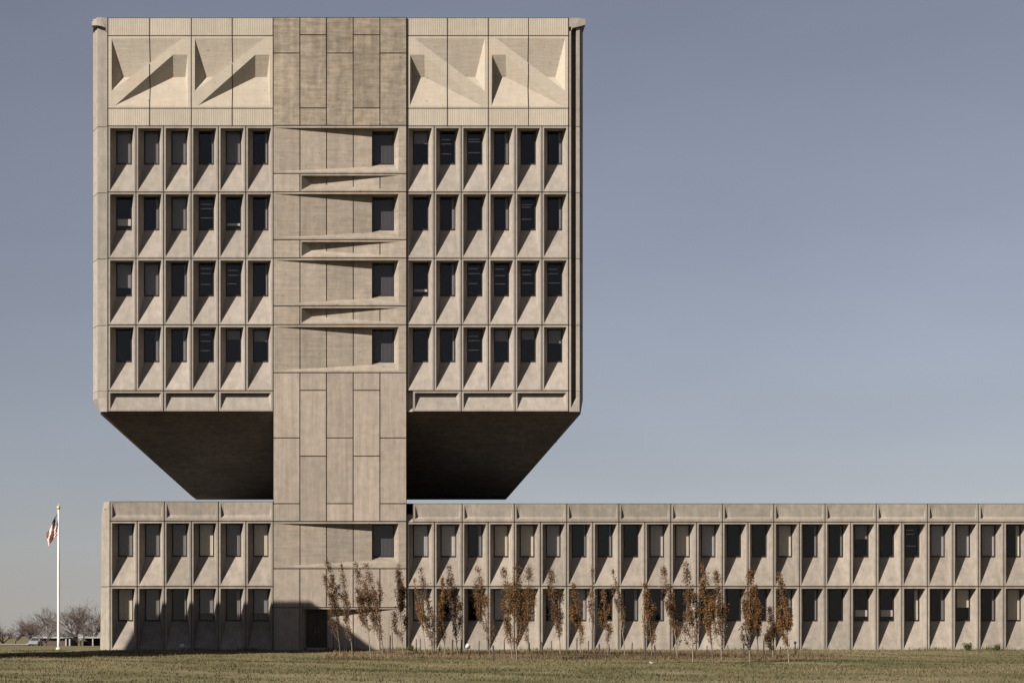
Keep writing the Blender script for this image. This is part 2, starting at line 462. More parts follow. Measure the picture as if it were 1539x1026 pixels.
def core_band(y0, y1):
    D = lambda d: d + CD
    flat(core, CXS[0], CXS[1], y0, y1, CD)
    core.tone = random.random()
    o = joints(core, CXS[1], CXS[-1], y0, y1, d=CD)
    L_, R_, t, b = 453.2, 600.0, y0 + 3.0, y1 - 2.8
    ring(core, o, (L_, R_, t, b), CD)
    bs = b - 11.5
    core.pf((L_, t, D(0)), (469, t, D(12)), (R_, t, D(0)))
    core.pf((L_, t, D(0)), (469, t, D(12)), (469, bs, D(12)), (L_, b, D(0)))
    core.pf((L_, b, D(0)), (469, bs, D(12)), (R_, b, D(0)))
    sloped(core, 469, R_, D(12), D(0), t, bs, b, CXS[2:5])
core.mi = 1
for r in range(4):
    core_floor(ROWS[r], 72.0)
    if r < 3: core_band(ROWS[r] + 72.0, ROWS[r + 1])
core_floor(783.2, 71.0)
# entrance recess
core.mi = 2; core.tone = 0.45
D = lambda d: d + CD
o = joints(core, CXS[1], CXS[-1], 912.4, BASE + 8, d=CD)
ring(core, (o[0], o[1], o[2], BASE + 7), (453.2, 600, 914.8, BASE + 6.5), CD)
core.pf((453.2, 914.8, D(0)), (460, 914.8, D(14)), (491.4, 914.8, D(14)), (600, 914.8, D(0)))
core.pf((453.2, 914.8, D(0)), (460, 914.8, D(14)), (460, BASE + 8, D(14)), (453.2, BASE + 8, D(0)))
core.pf((491.4, 914.8, D(14)), (491.4, 914.8, D(20)), (491.4, BASE + 8, D(20)), (491.4, BASE + 8, D(14)))
sloped(core, 491.4, 600, D(14), D(0), 914.8, BASE + 8, BASE + 8, CXS[3:5])
core.pbox(460, 491.4, 972.6, BASE + 8, D(6), D(20))
# flanks and back of the shaft
core.mi = 2
for X in (CXS[0], CXS[-1]):
    core.pf((X, TTOP, CD + 3), (X, TTOP, 540), (X, BASE + 8, 540), (X, BASE + 8, CD + 3))
    core.pf((X, TTOP, CD), (X, TTOP, CD + 3), (X, BASE + 8, CD + 3), (X, BASE + 8, CD))
core.pf((CXS[0], TTOP, 540), (CXS[-1], TTOP, 540), (CXS[-1], BASE + 8, 540), (CXS[0], BASE + 8, 540))
core.pf((CXS[0], TTOP, CD), (CXS[-1], TTOP, CD), (CXS[-1], TTOP, .2), (CXS[0], TTOP, .2))
core.build('stair_core', [M['core'], M['core_mid'], M['core_low']], root)

# entrance door
dm = MB(); dz = 14 + CD
dm.pbox(460.2, 491.2, 915, 917, dz - 1, dz + 3)
for (a, b) in ((460.2, 461.6), (475, 476.6), (489.8, 491.2)): dm.pbox(a, b, 917, 972.5, dz - 1, dz + 3)
dm.pbox(461.6, 475, 969.5, 972.5, dz - .6, dz + 2); dm.pbox(476.6, 489.8, 969.5, 972.5, dz - .6, dz + 2)
dm.pbox(461.6, 475, 944.5, 945.7, dz - .6, dz + 2); dm.pbox(476.6, 489.8, 944.5, 945.7, dz - .6, dz + 2)
door = dm.build('entrance_door', M['frame'], root)
pm = MB(); pm.pf((461, 917, dz + .5), (490, 917, dz + .5), (490, 972, dz + .5), (461, 972, dz + .5)); pm.build('door_panel', simple('dark_bronze_door', (0.034, 0.022, 0.014), .6), door)
hm = MB()
for x in (473.4, 478.4): hm.tube([P(x, 941, dz - 2.2), P(x, 951, dz - 2.2)], .012)
hm.build('handle', simple('door_pull_steel', (0.16, 0.15, 0.14), 0.4, metal=1.0), door)

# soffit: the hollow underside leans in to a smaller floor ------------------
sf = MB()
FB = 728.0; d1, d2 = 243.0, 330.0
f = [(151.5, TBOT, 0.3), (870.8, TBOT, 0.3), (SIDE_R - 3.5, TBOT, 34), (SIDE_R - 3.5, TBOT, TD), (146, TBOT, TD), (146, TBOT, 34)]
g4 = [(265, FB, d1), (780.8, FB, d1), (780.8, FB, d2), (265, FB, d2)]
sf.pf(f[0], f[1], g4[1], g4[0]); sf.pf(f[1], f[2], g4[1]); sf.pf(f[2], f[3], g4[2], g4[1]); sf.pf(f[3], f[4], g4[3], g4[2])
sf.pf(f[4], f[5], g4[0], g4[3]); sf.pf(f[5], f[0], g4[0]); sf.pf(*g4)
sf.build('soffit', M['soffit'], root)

# wing walls ------------------------------------------------------------------
WL = [165.3, 247.0, 328.3, 410.6]
WR = [611.0, 694.6, 773.0, 851.8, 930.2, 1008.2, 1085.8, 1163.0, 1240.2, 1317.2, 1394.0, 1470.6, 1547.2, 1623.6, 1700.0, 1776.4, 1852.8]
ww = MB()
for xs, top, j in ((WL, 753.2, 782.6), (WR, 756.2, 784.0)):
    for a, b in zip(xs, xs[1:]):
        m = (a + b) / 2
        for (p, q) in ((a, m), (m, b)):
            window_cell(ww, p, q, j, 880.8, WDEP, 'wing')
            window_cell(ww, p, q, 880.8, BASE + 1, WDEP, 'wing')
        ww.tone = random.random()
        if a == 611.0: slot(ww, a, a + 9.5, top, j); a += 9.5
        o = joints(ww, a, b, top, j)
        ox0, ox1, t, e, ym = a + 3.4, b - 3.4, top + 1.8, j - 4.6, top + 20.0
        ring(ww, o, (ox0, ox1, t, e))
        us = [0, 2, 4.5, 8, 13, 20, ox1 - ox0 - 1.6]                # the sunk face deepens into the left corner
        dd = lambda u: 1.5 + 3.8 * math.exp(-u / 5.0)
        q = [(ox0 + 3.2 + u if u < 21 else ox1 - 1.6, ym, dd(u)) for u in us]
        tp = [(ox0 if k == 0 else q[k][0] if k < 6 else ox1, t, 0) for k in range(7)]
        bt = [(ox0 if k == 0 else q[k][0] if k < 6 else ox1, e, 0) for k in range(7)]
        for k in range(6):
            ww.pf(tp[k], tp[k + 1], q[k + 1], q[k]); ww.pf(q[k], q[k + 1], bt[k + 1], bt[k])
        ww.pf(tp[0], q[0], bt[0]); ww.pf(tp[6], q[6], bt[6])
    ww.pf((xs[0], top, 0), (xs[-1], top, 0), (xs[-1], top, 8), (xs[0], top, 8))
    ww.pf((xs[0], top, 8), (xs[-1], top, 8), (xs[-1], top + 16, 8), (xs[0], top + 16, 8))
    ww.pf((xs[0], BASE + .5, 0), (xs[-1], BASE + .5, 0), (xs[-1], BASE + 14, 0), (xs[0], BASE + 14, 0))
    ww.pf((xs[0], top, 560), (xs[-1], top, 560), (xs[-1], BASE + 14, 560), (xs[0], BASE + 14, 560))
WX, WE = 149.2, WR[-1]
for (y0, y1, tx0, tx1) in ((753.2, 775, 153.5, 149.5), (775, 881, 149.5, WX), (881, BASE + 14, WX, WX - 1.5)):
    ww.tone = .5; g = .5 if y0 > 800 else 0
    ww.pf((164.6, y0 + g, 0), (164.6, y1 - (.5 if y1 == 881 else 0), 0), (tx1, y1 - (.5 if y1 == 881 else 0), 20), (tx0, y0 + g, 20))
    for k in range(13):
        dd0, dd1 = 20 + 540 * k / 13, 20 + 540 * (k + 1) / 13
        ww.pf((tx0, y0 + g, dd0 + .5), (tx0, y0 + g, dd1 - .5), (tx1, y1, dd1 - .5), (tx1, y1, dd0 + .5))
ww.pf((164.5, 753.8, 3), (164.5, BASE + 14, 3), (152.5, BASE + 14, 23), (157, 753.8, 23))
ww.pf((164.6, 753.2, 0), (153.5, 753.2, 20), (153.5, 753.2, 560), (164.6, 753.2, 560))
ww.pf((157, 753.8, 23), (152.5, BASE + 14, 23), (152.5, BASE + 14, 560), (157, 753.8, 560))
ww.pf((WE, 756.2, 0), (WE, BASE + 14, 0), (WE, BASE + 14, 560), (WE, 756.2, 560))
ww.build('wing_wall', M['wing'], root)

rf = MB()
rf.pf((155, 764, 8), (WE, 764, 8), (WE, 764, 560), (155, 764, 560)); rf.build('wing_roof', M['roof'], root)
rf = MB()
rf.pf((SIDE_L + 2, 30, 3), (SIDE_R - 2, 30, 3), (SIDE_R - 2, 30, TD), (SIDE_L + 2, 30, TD)); rf.build('tower_roof', M['roof'], root)

# dim rooms behind the glass
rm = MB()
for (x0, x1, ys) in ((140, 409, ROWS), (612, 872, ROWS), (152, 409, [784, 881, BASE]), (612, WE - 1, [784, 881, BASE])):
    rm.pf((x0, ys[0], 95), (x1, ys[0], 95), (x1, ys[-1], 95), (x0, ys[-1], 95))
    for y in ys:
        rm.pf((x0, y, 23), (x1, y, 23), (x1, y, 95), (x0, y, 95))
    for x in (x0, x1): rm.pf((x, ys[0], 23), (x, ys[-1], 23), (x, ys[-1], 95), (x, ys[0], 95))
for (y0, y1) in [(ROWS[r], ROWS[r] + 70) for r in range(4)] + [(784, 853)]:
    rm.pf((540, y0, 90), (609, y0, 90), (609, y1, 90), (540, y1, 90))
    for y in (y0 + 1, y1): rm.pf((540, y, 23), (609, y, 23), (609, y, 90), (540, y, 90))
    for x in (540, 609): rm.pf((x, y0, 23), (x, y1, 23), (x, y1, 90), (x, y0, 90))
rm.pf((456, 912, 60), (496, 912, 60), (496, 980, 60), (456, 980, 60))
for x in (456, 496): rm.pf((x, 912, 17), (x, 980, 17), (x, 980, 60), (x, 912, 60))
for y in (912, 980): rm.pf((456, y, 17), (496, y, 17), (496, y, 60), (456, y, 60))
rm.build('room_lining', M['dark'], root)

# windows: bronze frame, glass, curtain or blind ------------------------------------
def frame_faces(mb, w):
    x0, x1, y0, y1, d, _ = w
    t = 1.5
    mb.pbox(x0 - .1, x1 + .1, y0 - .1, y0 + t, d - .8, d + 2.5)
    mb.pbox(x0 - .1, x1 + .1, y1 - t * 1.2, y1 + .1, d - .8, d + 2.5)
    mb.pbox(x0 - .1, x0 + t, y0 + t, y1 - t * 1.2, d - .8, d + 2.5)
    mb.pbox(x1 - t, x1 + .1, y0 + t, y1 - t * 1.2, d - .8, d + 2.5)
def pane_faces(mb, w):
    x0, x1, y0, y1, d, _ = w
    mb.pf((x0, y0, d + .2), (x1, y0, d + .2), (x1, y1, d + .2), (x0, y1, d + .2))
def pleats(mb, xa, xb, y0, y1, d, amp=.5, n=None):
    n = n or max(3, int((xb - xa) / 1.0))
    for i in range(n):
        u0, u1 = xa + (xb - xa) * i / n, xa + (xb - xa) * (i + 1) / n
        e0, e1 = d + amp * (i % 2), d + amp * ((i + 1) % 2)
        mb.pf((u0, y0, e0), (u1, y0, e1), (u1, y1, e1), (u0, y1, e0))
def curtain_faces(mb, w, style, frac):
    x0, x1, y0, y1, d, _ = w
    if style == 'full': pleats(mb, x0, x1, y0, y1, d + 1.3)
    elif style == 'side': pleats(mb, x1 - (x1 - x0) * frac, x1, y0, y1, d + 1.3)
    elif style == 'upper': mb.pf((x0, y0, d + 1.3), (x1, y0, d + 1.3), (x1, y0 + (y1 - y0) * frac, d + 1.3), (x0, y0 + (y1 - y0) * frac, d + 1.3))
    elif style == 'lower': mb.pf((x0, y1 - (y1 - y0) * (frac + .14), d + 1.5), (x1, y1 - (y1 - y0) * (frac + .14), d + 1.5), (x1, y1 - (y1 - y0) * .14, d + 1.5), (x0, y1 - (y1 - y0) * .14, d + 1.5))
    elif style == 'bars':
        yy = y0 + (y1 - y0) * frac
        mb.pbox(x0 + 2, x1 - 2 - random.random() * 6, yy, yy + 1.0, d + 9, d + 12)  # thin pale bar set a little way behind the glass
# what the photo shows behind individual panes: (column list, row) -> style
STY = {}
for i, s in enumerate(['full_b', 'full_b', 'full_b', 'side', 'full_b', 'side']): STY[('TL', 0, i)] = s
for i, s in enumerate(['lower', 'side', 'full_b', 'bars', 'lower2', 'side']): STY[('TL', 1, i)] = s
for i, s in enumerate(['upper', 'full_b', 'side', 'bars', 'bars', 'side']): STY[('TL', 2, i)] = s
for i, s in enumerate(['none', 'side', 'side', 'bars', 'upper2', 'upper2']): STY[('TL', 3, i)] = s
for i, s in enumerate(['upper2', 'bars', 'bars', 'side', 'none', 'side']): STY[('TR', 0, i)] = s
for i, s in enumerate(['none', 'side', 'none', 'side', 'bars', 'side']): STY[('TR', 1, i)] = s
for i, s in enumerate(['lower2', 'side', 'bars', 'bars', 'bars', 'bars']): STY[('TR', 2, i)] = s
for i, s in enumerate(['none', 'side', 'bars', 'upper2', 'upper2', 'upper2']): STY[('TR', 3, i)] = s
for i, s in enumerate(['full_b', 'full_b', 'full_b', 'full_a', 'full_b', 'full_a']): STY[('WL', 0, i)] = s
for i, s in enumerate(['full_a', 'full_b', 'side', 'upper', 'side', 'upper']): STY[('WL', 1, i)] = s
up = ['full_b', 'full_e', 'side', 'full_a', 'full_a', 'full_b', 'side', 'side', 'none', 'full_c', 'full_a', 'full_b', 'none', 'none', 'full_a', 'side', 'side', 'upper2', 'none', 'bars', 'full_b', 'full_b', 'full_b', 'side2']
lo = ['full_c', 'side', 'none', 'full_b', 'side', 'side', 'full_b', 'none', 'side', 'side', 'side', 'none', 'none', 'none', 'side', 'side', 'none', 'lower', 'lower', 'side2', 'side', 'half', 'side', 'full_a', 'side2', 'side2']
for i, s in enumerate(up): STY[('WR', 0, i)] = s
for i, s in enumerate(lo): STY[('WR', 1, i)] = s
def key(w):
    x, y, wh = (w[0] + w[1]) / 2, w[3], w[5]
    if wh == 'core': return ('C', 0, 0)
    if wh == 'tower':
        r = min(range(4), key=lambda k: abs(y - ROWS[k] - 53))
        xs = TL if x < 500 else TR
        return ('TL' if x < 500 else 'TR', r, sum(x > q for q in xs) - 1)
    r = 0 if y < 880 else 1
    if x < 500: return ('WL', r, int((x - 165.3) / 40.9))
    j = sum(x > q for q in WR) - 1
    return ('WR', r, 2 * j + (1 if x > (WR[j] + WR[j + 1]) / 2 else 0))
STY[('C', 0, 0)] = 'full_d'
def style_of(w):
    if STY.get(key(w)) == 'full_d': return 'full', 1.0, 'curt_d'
    s = STY.get(key(w), 'side')
    if s == 'full_a': return 'full', 1.0, 'curt_a'
    if s == 'full_b': return 'full', 1.0, ('curt_e' if w[5] == 'wing' and w[0] > 500 else 'curt_b')
    if s == 'full_e': return 'full', 1.0, 'curt_c'
    if s == 'full_c': return 'full', 1.0, 'curt_c'
    if s == 'side': return 'side', random.uniform(.16, .3), 'curt_b'
    if s == 'side2': return 'side', .32, 'curt_a'
    if s == 'upper': return 'upper', .75, 'curt_b'
    if s == 'upper2': return 'upper', random.uniform(.3, .45), 'curt_b'
    if s == 'half': return 'upper', .58, 'curt_a'
    if s == 'lower': return 'lower', .2, 'curt_c'
    if s == 'lower2': return 'lower', .07, 'curt_c'
    if s == 'bars': return 'bars', 1, 'bar_white'
    return None, 0, 'curt_b'
def rank(w):                                     # the windows that show least go last
    x = (w[0] + w[1]) / 2
    if x > 1545: return 3
    if x > 1505: return 2
    return 1 if (w[5] == 'wing' and w[3] > 900 and 600 < x < 1010) else 0
WIN.sort(key=rank)
for w in WIN[:100]:
    fm = MB(); frame_faces(fm, w); wo = fm.build('window', M['frame'], root)
    pm = MB(); pane_faces(pm, w); pm.build('pane', M['glass'], wo)
    st, fr, mt = style_of(w)
    if st:
      for fr in ((.17, .3, .6) if st == 'bars' else (fr,)):
        cm = MB(); curtain_faces(cm, w, st, fr + (random.uniform(-.04, .04) if st == 'bars' else 0))
        cm.build('pale_bar' if st == 'bars' else ('curtain' if st in ('full', 'side') else 'blind'), M[mt], wo)
fm, pm, cms = MB(), MB(), MB()
mats = ['curt_a', 'curt_b', 'curt_c', 'curt_e', 'bar_white']
for w in WIN[100:]:
    frame_faces(fm, w); pane_faces(pm, w)
    st, fr, mt = style_of(w)
    if st: cms.mi = mats.index(mt); curtain_faces(cms, w, st, fr)
wo = tag(fm.build('window', M['frame'], root), kind='stuff')
tag(pm.build('pane', M['glass'], wo), kind='stuff'); tag(cms.build('curtain', [M[m] for m in mats], wo), kind='stuff')

# ------------------------------------------------------------------ ground
def gz(X, Y):
    t = np.maximum(-np.asarray(Y, float), 0); bk = np.maximum(np.asarray(Y, float), 0)
    X = np.asarray(X, float)
    z = -0.22 * (1 - np.exp(-t / 7.0)) - 0.0052 * np.minimum(t, 200) - 0.0040 * np.minimum(bk, 400)
    z = z + 0.035 * np.sin(X * .37 + 1.1) * np.sin(np.asarray(Y) * .23 + .4) * (1 - np.exp(-t / 3)) + 0.02 * np.sin(X * 1.1 + np.asarray(Y) * .7) * (1 - np.exp(-t / 3))
    return z
def axis(parts):
    out = []
    for a, b, n in parts: out += list(np.linspace(a, b, n, endpoint=False))
    return np.array(out + [parts[-1][1]])
gx = axis([(-3000, -300, 12), (-300, -50, 16), (-50, 60, 160), (60, 300, 16), (300, 3000, 12)])
gy = axis([(-3000, -300, 10), (-300, -130, 10), (-130, 12, 200), (12, 400, 40), (400, 3500, 14)])
XX, YY = np.meshgrid(gx, gy)
ZZ = gz(XX, YY)
gm = bpy.data.meshes.new('lawn')
nx, ny = len(gx), len(gy)
vs = np.stack([XX, YY, ZZ], -1).reshape(-1, 3)
fs = [(j * nx + i, j * nx + i + 1, (j + 1) * nx + i + 1, (j + 1) * nx + i) for j in range(ny - 1) for i in range(nx - 1)]
gm.from_pydata(vs.tolist(), [], fs)
gm.polygons.foreach_set('use_smooth', [True] * len(fs))

def ix(px): return (px - CX) * S
def bed_mask_np(X, Y):
    n = 1.2 * np.sin(X * .9) + .8 * np.sin(X * 2.3 + 1) + .6 * np.sin(Y * 1.3)
    return (X > ix(500) + n * .4) & (X < ix(1150) + n) & (Y < -3.4 + n * .35) & (Y > -19 + n)

t = NT('lawn_soil_and_grass'); o = t.obj()
n1 = t.noise(o, 0.22, 5, 0.62, (1, .55, 1)); n2 = t.noise(o, 1.3, 5, 0.65, (1, .5, 1)); n3 = t.noise(o, 9, 4, 0.7)
c = t.mix(t.remap(n1, .36, .64, 0, 1), (0.058, 0.058, 0.025, 1), (0.175, 0.138, 0.082, 1))
c = t.mix(t.remap(n2, .42, .66, 0, .7), c, (0.10, 0.10, 0.042, 1))
# planting bed: bare brown soil and litter
sx = t.add('ShaderNodeSeparateXYZ'); t.link(o, sx.inputs[0])
wob = t.remap(n2, .3, .7, -1.6, 1.6)
X_, Y_ = sx.outputs[0], t.mul(sx.outputs[1], wob, 'ADD')
def step(v, a, b): return t.remap(v, a, b, 0, 1)
Xw = t.mul(X_, wob, 'ADD')
msk = t.mul(t.mul(step(Xw, ix(490), ix(520)), step(Xw, ix(1180), ix(1130))), t.mul(step(Y_, -3.0, -4.2), step(Y_, -20.5, -17.5)))
c = t.mix(t.mul(msk, t.remap(n1, .3, .6, .55, .95)), c, (0.13, 0.09, 0.055, 1))
c = t.scalecol(c, t.remap(n3, .3, .7, .7, 1.25))
t.bsdf(c, .95, n3, .6, .06, .1)
gm.materials.append(t.mat)
lawn = bpy.data.objects.new('lawn', gm); col.objects.link(lawn); tag(lawn, 'dry autumn lawn in front of the building', kind='structure')

# grass blades
def blades(name, n, region, hmin, hmax, wid, mat, keep=None, label='', tlo=0.2, thi=.85):
    x0, x1, y0, y1 = region
    X = rng.uniform(x0, x1, n); Y = rng.uniform(y0, y1, n)
    pat = np.sin(X * .7 + 2 * np.sin(Y * .31)) * np.sin(Y * .9 + np.sin(X * .5) * 2) + .8 * np.sin(X * 2.3 + Y * 1.7)
    k = rng.uniform(-1.7, 1.9, n) < pat
    if keep is not None: k &= keep(X, Y)
    X, Y, pat = X[k], Y[k], pat[k]; n = len(X)
    Z = gz(X, Y) - .01
    h = rng.uniform(hmin, hmax, n) * (1 + .25 * pat); a = rng.uniform(0, math.pi, n)
    dx, dy = np.cos(a) * wid, np.sin(a) * wid
    lx, ly = rng.normal(0, .035, n), rng.normal(0, .035, n)
    v = np.empty((n, 3, 3))
    v[:, 0] = np.stack([X - dx, Y - dy, Z], -1); v[:, 1] = np.stack([X + dx, Y + dy, Z], -1); v[:, 2] = np.stack([X + lx, Y + ly, Z + h], -1)
    me = bpy.data.meshes.new(name)
    me.vertices.add(3 * n); me.vertices.foreach_set('co', v.ravel())
    me.loops.add(3 * n); me.loops.foreach_set('vertex_index', np.arange(3 * n, dtype=np.int32))
    me.polygons.add(n); me.polygons.foreach_set('loop_start', np.arange(0, 3 * n, 3, dtype=np.int32))
    me.update(calc_edges=True)
    at = me.attributes.new('tone', 'FLOAT', 'FACE'); dr = .46 + .46 * np.sin(X * .21 + 1.3 * np.sin(Y * .12)) * np.sin(Y * .19 + .8 * np.sin(X * .13)) + .2 * np.sin(X * .09 + Y * .33)
    at.data.foreach_set('value', np.clip(.55 * dr + .45 * rng.uniform(tlo, thi, n), 0, 1).astype(np.float32))
    me.materials.append(mat)
    o = bpy.data.objects.new(name, me); col.objects.link(o)
    return tag(o, label, kind='stuff')
mg = leafmat('dry_grass_blade', [(0, (0.058, 0.06, 0.026)), (.5, (0.095, 0.083, 0.043)), (1, (0.225, 0.175, 0.105))], .3)
ml = leafmat('leaf_litter', [(0, (0.045, 0.033, 0.02)), (.5, (0.105, 0.076, 0.045)), (1, (0.21, 0.16, 0.10))], .2)
blades('grass', 230000, (-32, 46, -66, -0.15), .035, .10, .022, mg, lambda X, Y: ~bed_mask_np(X, Y), 'short dry grass of the lawn')
blades('dry_weeds', 42000, (ix(480), ix(1180), -21, -3), .04, .19, .02, ml, bed_mask_np, 'brown weeds and fallen leaves in the planting bed')

blades('fallen_leaves', 2600, (-12, 26, -44, -17), .015, .05, .03, ml, None, 'fallen leaves blown across the lawn from the young trees')
blades('wall_foot_grass', 9000, (ix(150), ix(1600), -.75, -.06), .06, .24, .02, mg, lambda X, Y: np.sin(X * 1.7) + np.sin(X * .6 + 1) + .5 * np.sin(X * 4.1) > rng.uniform(-1, 1.6, len(X)), 'uncut tufts of dry grass along the wall')
# ------------------------------------------------------------------ young trees in the bed
mleaf = leafmat('autumn_leaf', [(0, (0.05, 0.034, 0.021)), (.45, (0.11, 0.067, 0.036)), (.8, (0.175, 0.09, 0.036)), (1, (0.24, 0.118, 0.038))], .3)
mbark = simple('pale_young_bark', (0.15, 0.118, 0.09), .9, .3, 20)
mbarkd = simple('dark_young_bark', (0.085, 0.064, 0.05), .9, .3, 20)

def ground_t(py, tmin=6.5):
    """distance in front of the facade at which the lawn is seen at photo row py"""
    for t_ in np.arange(0.5, 60, .25):
        z = float(gz(0, -t_)); y = HOR + (CAMZ - z) / S / (1 - t_ * 1.0 / (DIST * S))
        if y >= py: return max(t_, tmin)
    return 60.

def young_tree(bx, by, tx, ty, wid, dens, hue, stems=5, bark=None, low=.22):
    t_ = ground_t(by); r = 1 - t_ / (DIST * S)
    bX = (bx - CX) * S * r; z0 = float(gz(bX, -t_))
    H = CAMZ + (HOR - ty) * S * r - z0
    lean = (tx - bx) * S * r
    W = wid * S * r
    o = empty('young_tree', (bX, -t_, z0 - .03))
    tr, fo = MB(), MB()
    def axis_pt(s): return Vector((lean * (s ** 1.25) + .05 * math.sin(s * 6 + bx) * H * .12, .04 * math.sin(s * 5 + bx), H * s))
    pts = [axis_pt(s) for s in np.linspace(0, 1, 9)]
    tr.tube(pts, [max(.006, .026 * (1 - .85 * i / 8)) for i in range(9)], 6)
    paths = [(pts, .30, 1.0)]
    low *= .75; stems += 2
    for k in range(stems):
        s0 = random.uniform(low * .6, .62); L = random.uniform(.18, .40) * (1.05 - s0 * .6)
        a = random.uniform(0, 2 * math.pi); out = W * random.uniform(.3, .72)
        p0 = axis_pt(s0); q = []
        for s in np.linspace(0, 1, 6):
            sp = axis_pt(min(1, s0 + L * s))
            sp += Vector((math.cos(a), math.sin(a) * .8, 0)) * out * (1 - math.exp(-3 * s)) * (1 - .25 * s)
            q.append(sp)
        tr.tube(q, [max(.004, .015 * (1 - .8 * i / 5)) for i in range(6)], 4)
        paths.append((q, .12, L))
    for q, st, L in paths:
        n = int(dens * (1050 if q is pts else 720 * L / .3))
        for i in range(n):
            s = random.random() if q is not pts else st + (1 - st) * random.random() ** .5
            if q is pts and s < low and random.random() < .9: continue
            j = min(int(s * (len(q) - 1)), len(q) - 2); p = q[j].lerp(q[j + 1], s * (len(q) - 1) - j)
            hs = p.z / H
            if hs < low and random.random() < .88: continue
            if random.random() > .22 + .78 * min(1, max(0, (hs - low * .8) / .5)) ** 1.3: continue
            # uneven clumps up the stem
            if math.sin(hs * 31 + bx * 1.7 + (0 if q is pts else L * 40)) + .5 * math.sin(hs * 67 + bx) < random.uniform(-1.5, .55): continue
            sp = W * (.16 if q is pts else .095) * (1.1 - .45 * max(0, hs - .7) / .3)
            p = p + Vector((random.gauss(0, sp), random.gauss(0, sp), random.gauss(0, .06)))
            sz = random.uniform(.019, .043)
            u = Vector((random.gauss(0, 1), random.gauss(0, 1), random.gauss(0, 1))).normalized()
            v = u.orthogonal().normalized(); v.rotate(Matrix.Rotation(random.random() * 6.28, 3, u))
            w_ = u.cross(v)
            fo.tone = min(1, max(0, random.gauss(hue, .2)))
            fo.face(p - v * sz, p + w_ * sz * .62, p + v * sz * 1.2, p - w_ * sz * .62)
    tr.build('trunk', bark or mbark, o); fo.build('foliage', mleaf, o)
    return o
TREES = [  # base x, base row, top x, top row, crown width, density, hue, stems, low
    (512, 984, 492, 842, 20, 1.2, .44, 6, .28), (529, 984, 512, 846, 20, 1.1, .42, 6, .26), (558, 990, 535, 844, 22, 1.25, .45, 7, .28),
    (577, 985, 551, 846, 24, 1.25, .44, 8, .24), (606, 983, 597, 847, 22, 1.9, .22, 7, .18), (640, 986, 623, 869, 12, .45, .8, 3, .3),
    (651, 984, 632, 853, 22, 1.2, .42, 6, .18), (668, 985, 664, 863, 13, 1.2, .85, 3, .3), (688, 984, 675, 850, 20, 1.4, .38, 6, .2),
    (736, 985, 718, 850, 24, 1.3, .52, 6, .2), (770, 989, 757, 853, 22, 1.2, .5, 6, .24), (777, 990, 777, 850, 26, 1.6, .48, 7, .24),
    (794, 984, 794, 846, 22, 1.3, .5, 6, .2), (842, 984, 827, 853, 24, 1.4, .34, 7, .22), (873, 985, 862, 876, 20, 1.2, .58, 5, .2),
    (893, 983, 890, 850, 14, .55, .5, 4, .45), (913, 986, 906, 884, 18, 1.0, .55, 4, .28), (940, 987, 921, 854, 14, .6, .55, 4, .4), (980, 988, 970, 876, 20, 1.3, .55, 5, .28),
    (1018, 988, 997, 851, 22, 1.1, .46, 6, .2), (1042, 996, 1032, 844, 24, 1.3, .46, 7, .24), (1072, 997, 1056, 845, 22, 1.1, .66, 6, .28),
    (1085, 991, 1077, 857, 22, 1.2, .42, 7, .22), (1126, 995, 1127, 854, 24, 1.4, .56, 7, .22), (1140, 992, 1134, 879, 20, 1.4, .5, 5, .26),
    (1162, 989, 1157, 912, 18, 1.3, .3, 5, .2), (1186, 995, 1172, 860, 22, 1.5, .6, 6, .22)]
ords = ['first', 'second', 'third', 'fourth', 'fifth', 'sixth', 'seventh', 'eighth', 'ninth', 'tenth', 'eleventh', 'twelfth', 'thirteenth', 'fourteenth', 'fifteenth', 'sixteenth',
        'seventeenth', 'eighteenth', 'nineteenth', 'twentieth', 'twenty-first', 'twenty-second', 'twenty-third', 'twenty-fourth', 'twenty-fifth', 'twenty-sixth', 'twenty-seventh', 'twenty-eighth', 'twenty-ninth']
def near_what(x):
    if x < 500: return 'by the entrance door'
    if x < 612: return 'before the entrance core'
    j = sum(x > q for q in WR) - 1
    k = 2 * j + (1 if x > (WR[j] + WR[j + 1]) / 2 else 0)
    return f'before the {ords[k]} ground-floor window right of the core'
TLAB = {5: 'sparsest slim young tree with few orange leaves just right of the entrance core', 7: 'narrow bright orange young tree before the second window right of the core',
        4: 'densest dark brown young tree at the right edge of the entrance core', 25: 'shortest dark brown young tree, second from the right end of the row',
        26: 'last orange-brown young tree at the right end of the row', 0: 'leaning brown young tree nearest the entrance door'}
for i, (bx, by, tx, ty, wd, de, hu, stm, lw) in enumerate(TREES):
    o = young_tree(bx, by, tx, ty, wd, de, hu, stm, mbark if i % 3 else mbarkd, lw)
    hue_w = 'dark brown' if hu < .33 else 'brown' if hu < .47 else 'orange-brown' if hu < .62 else 'orange'
    dn_w = 'sparse' if de < .7 else 'dense' if de > 1.35 else 'slender'
    tag(o, TLAB.get(i, f'{dn_w} {hue_w} young tree, {ords[i]} from the left of the row'), 'tree', 'young autumn trees in the planting bed')

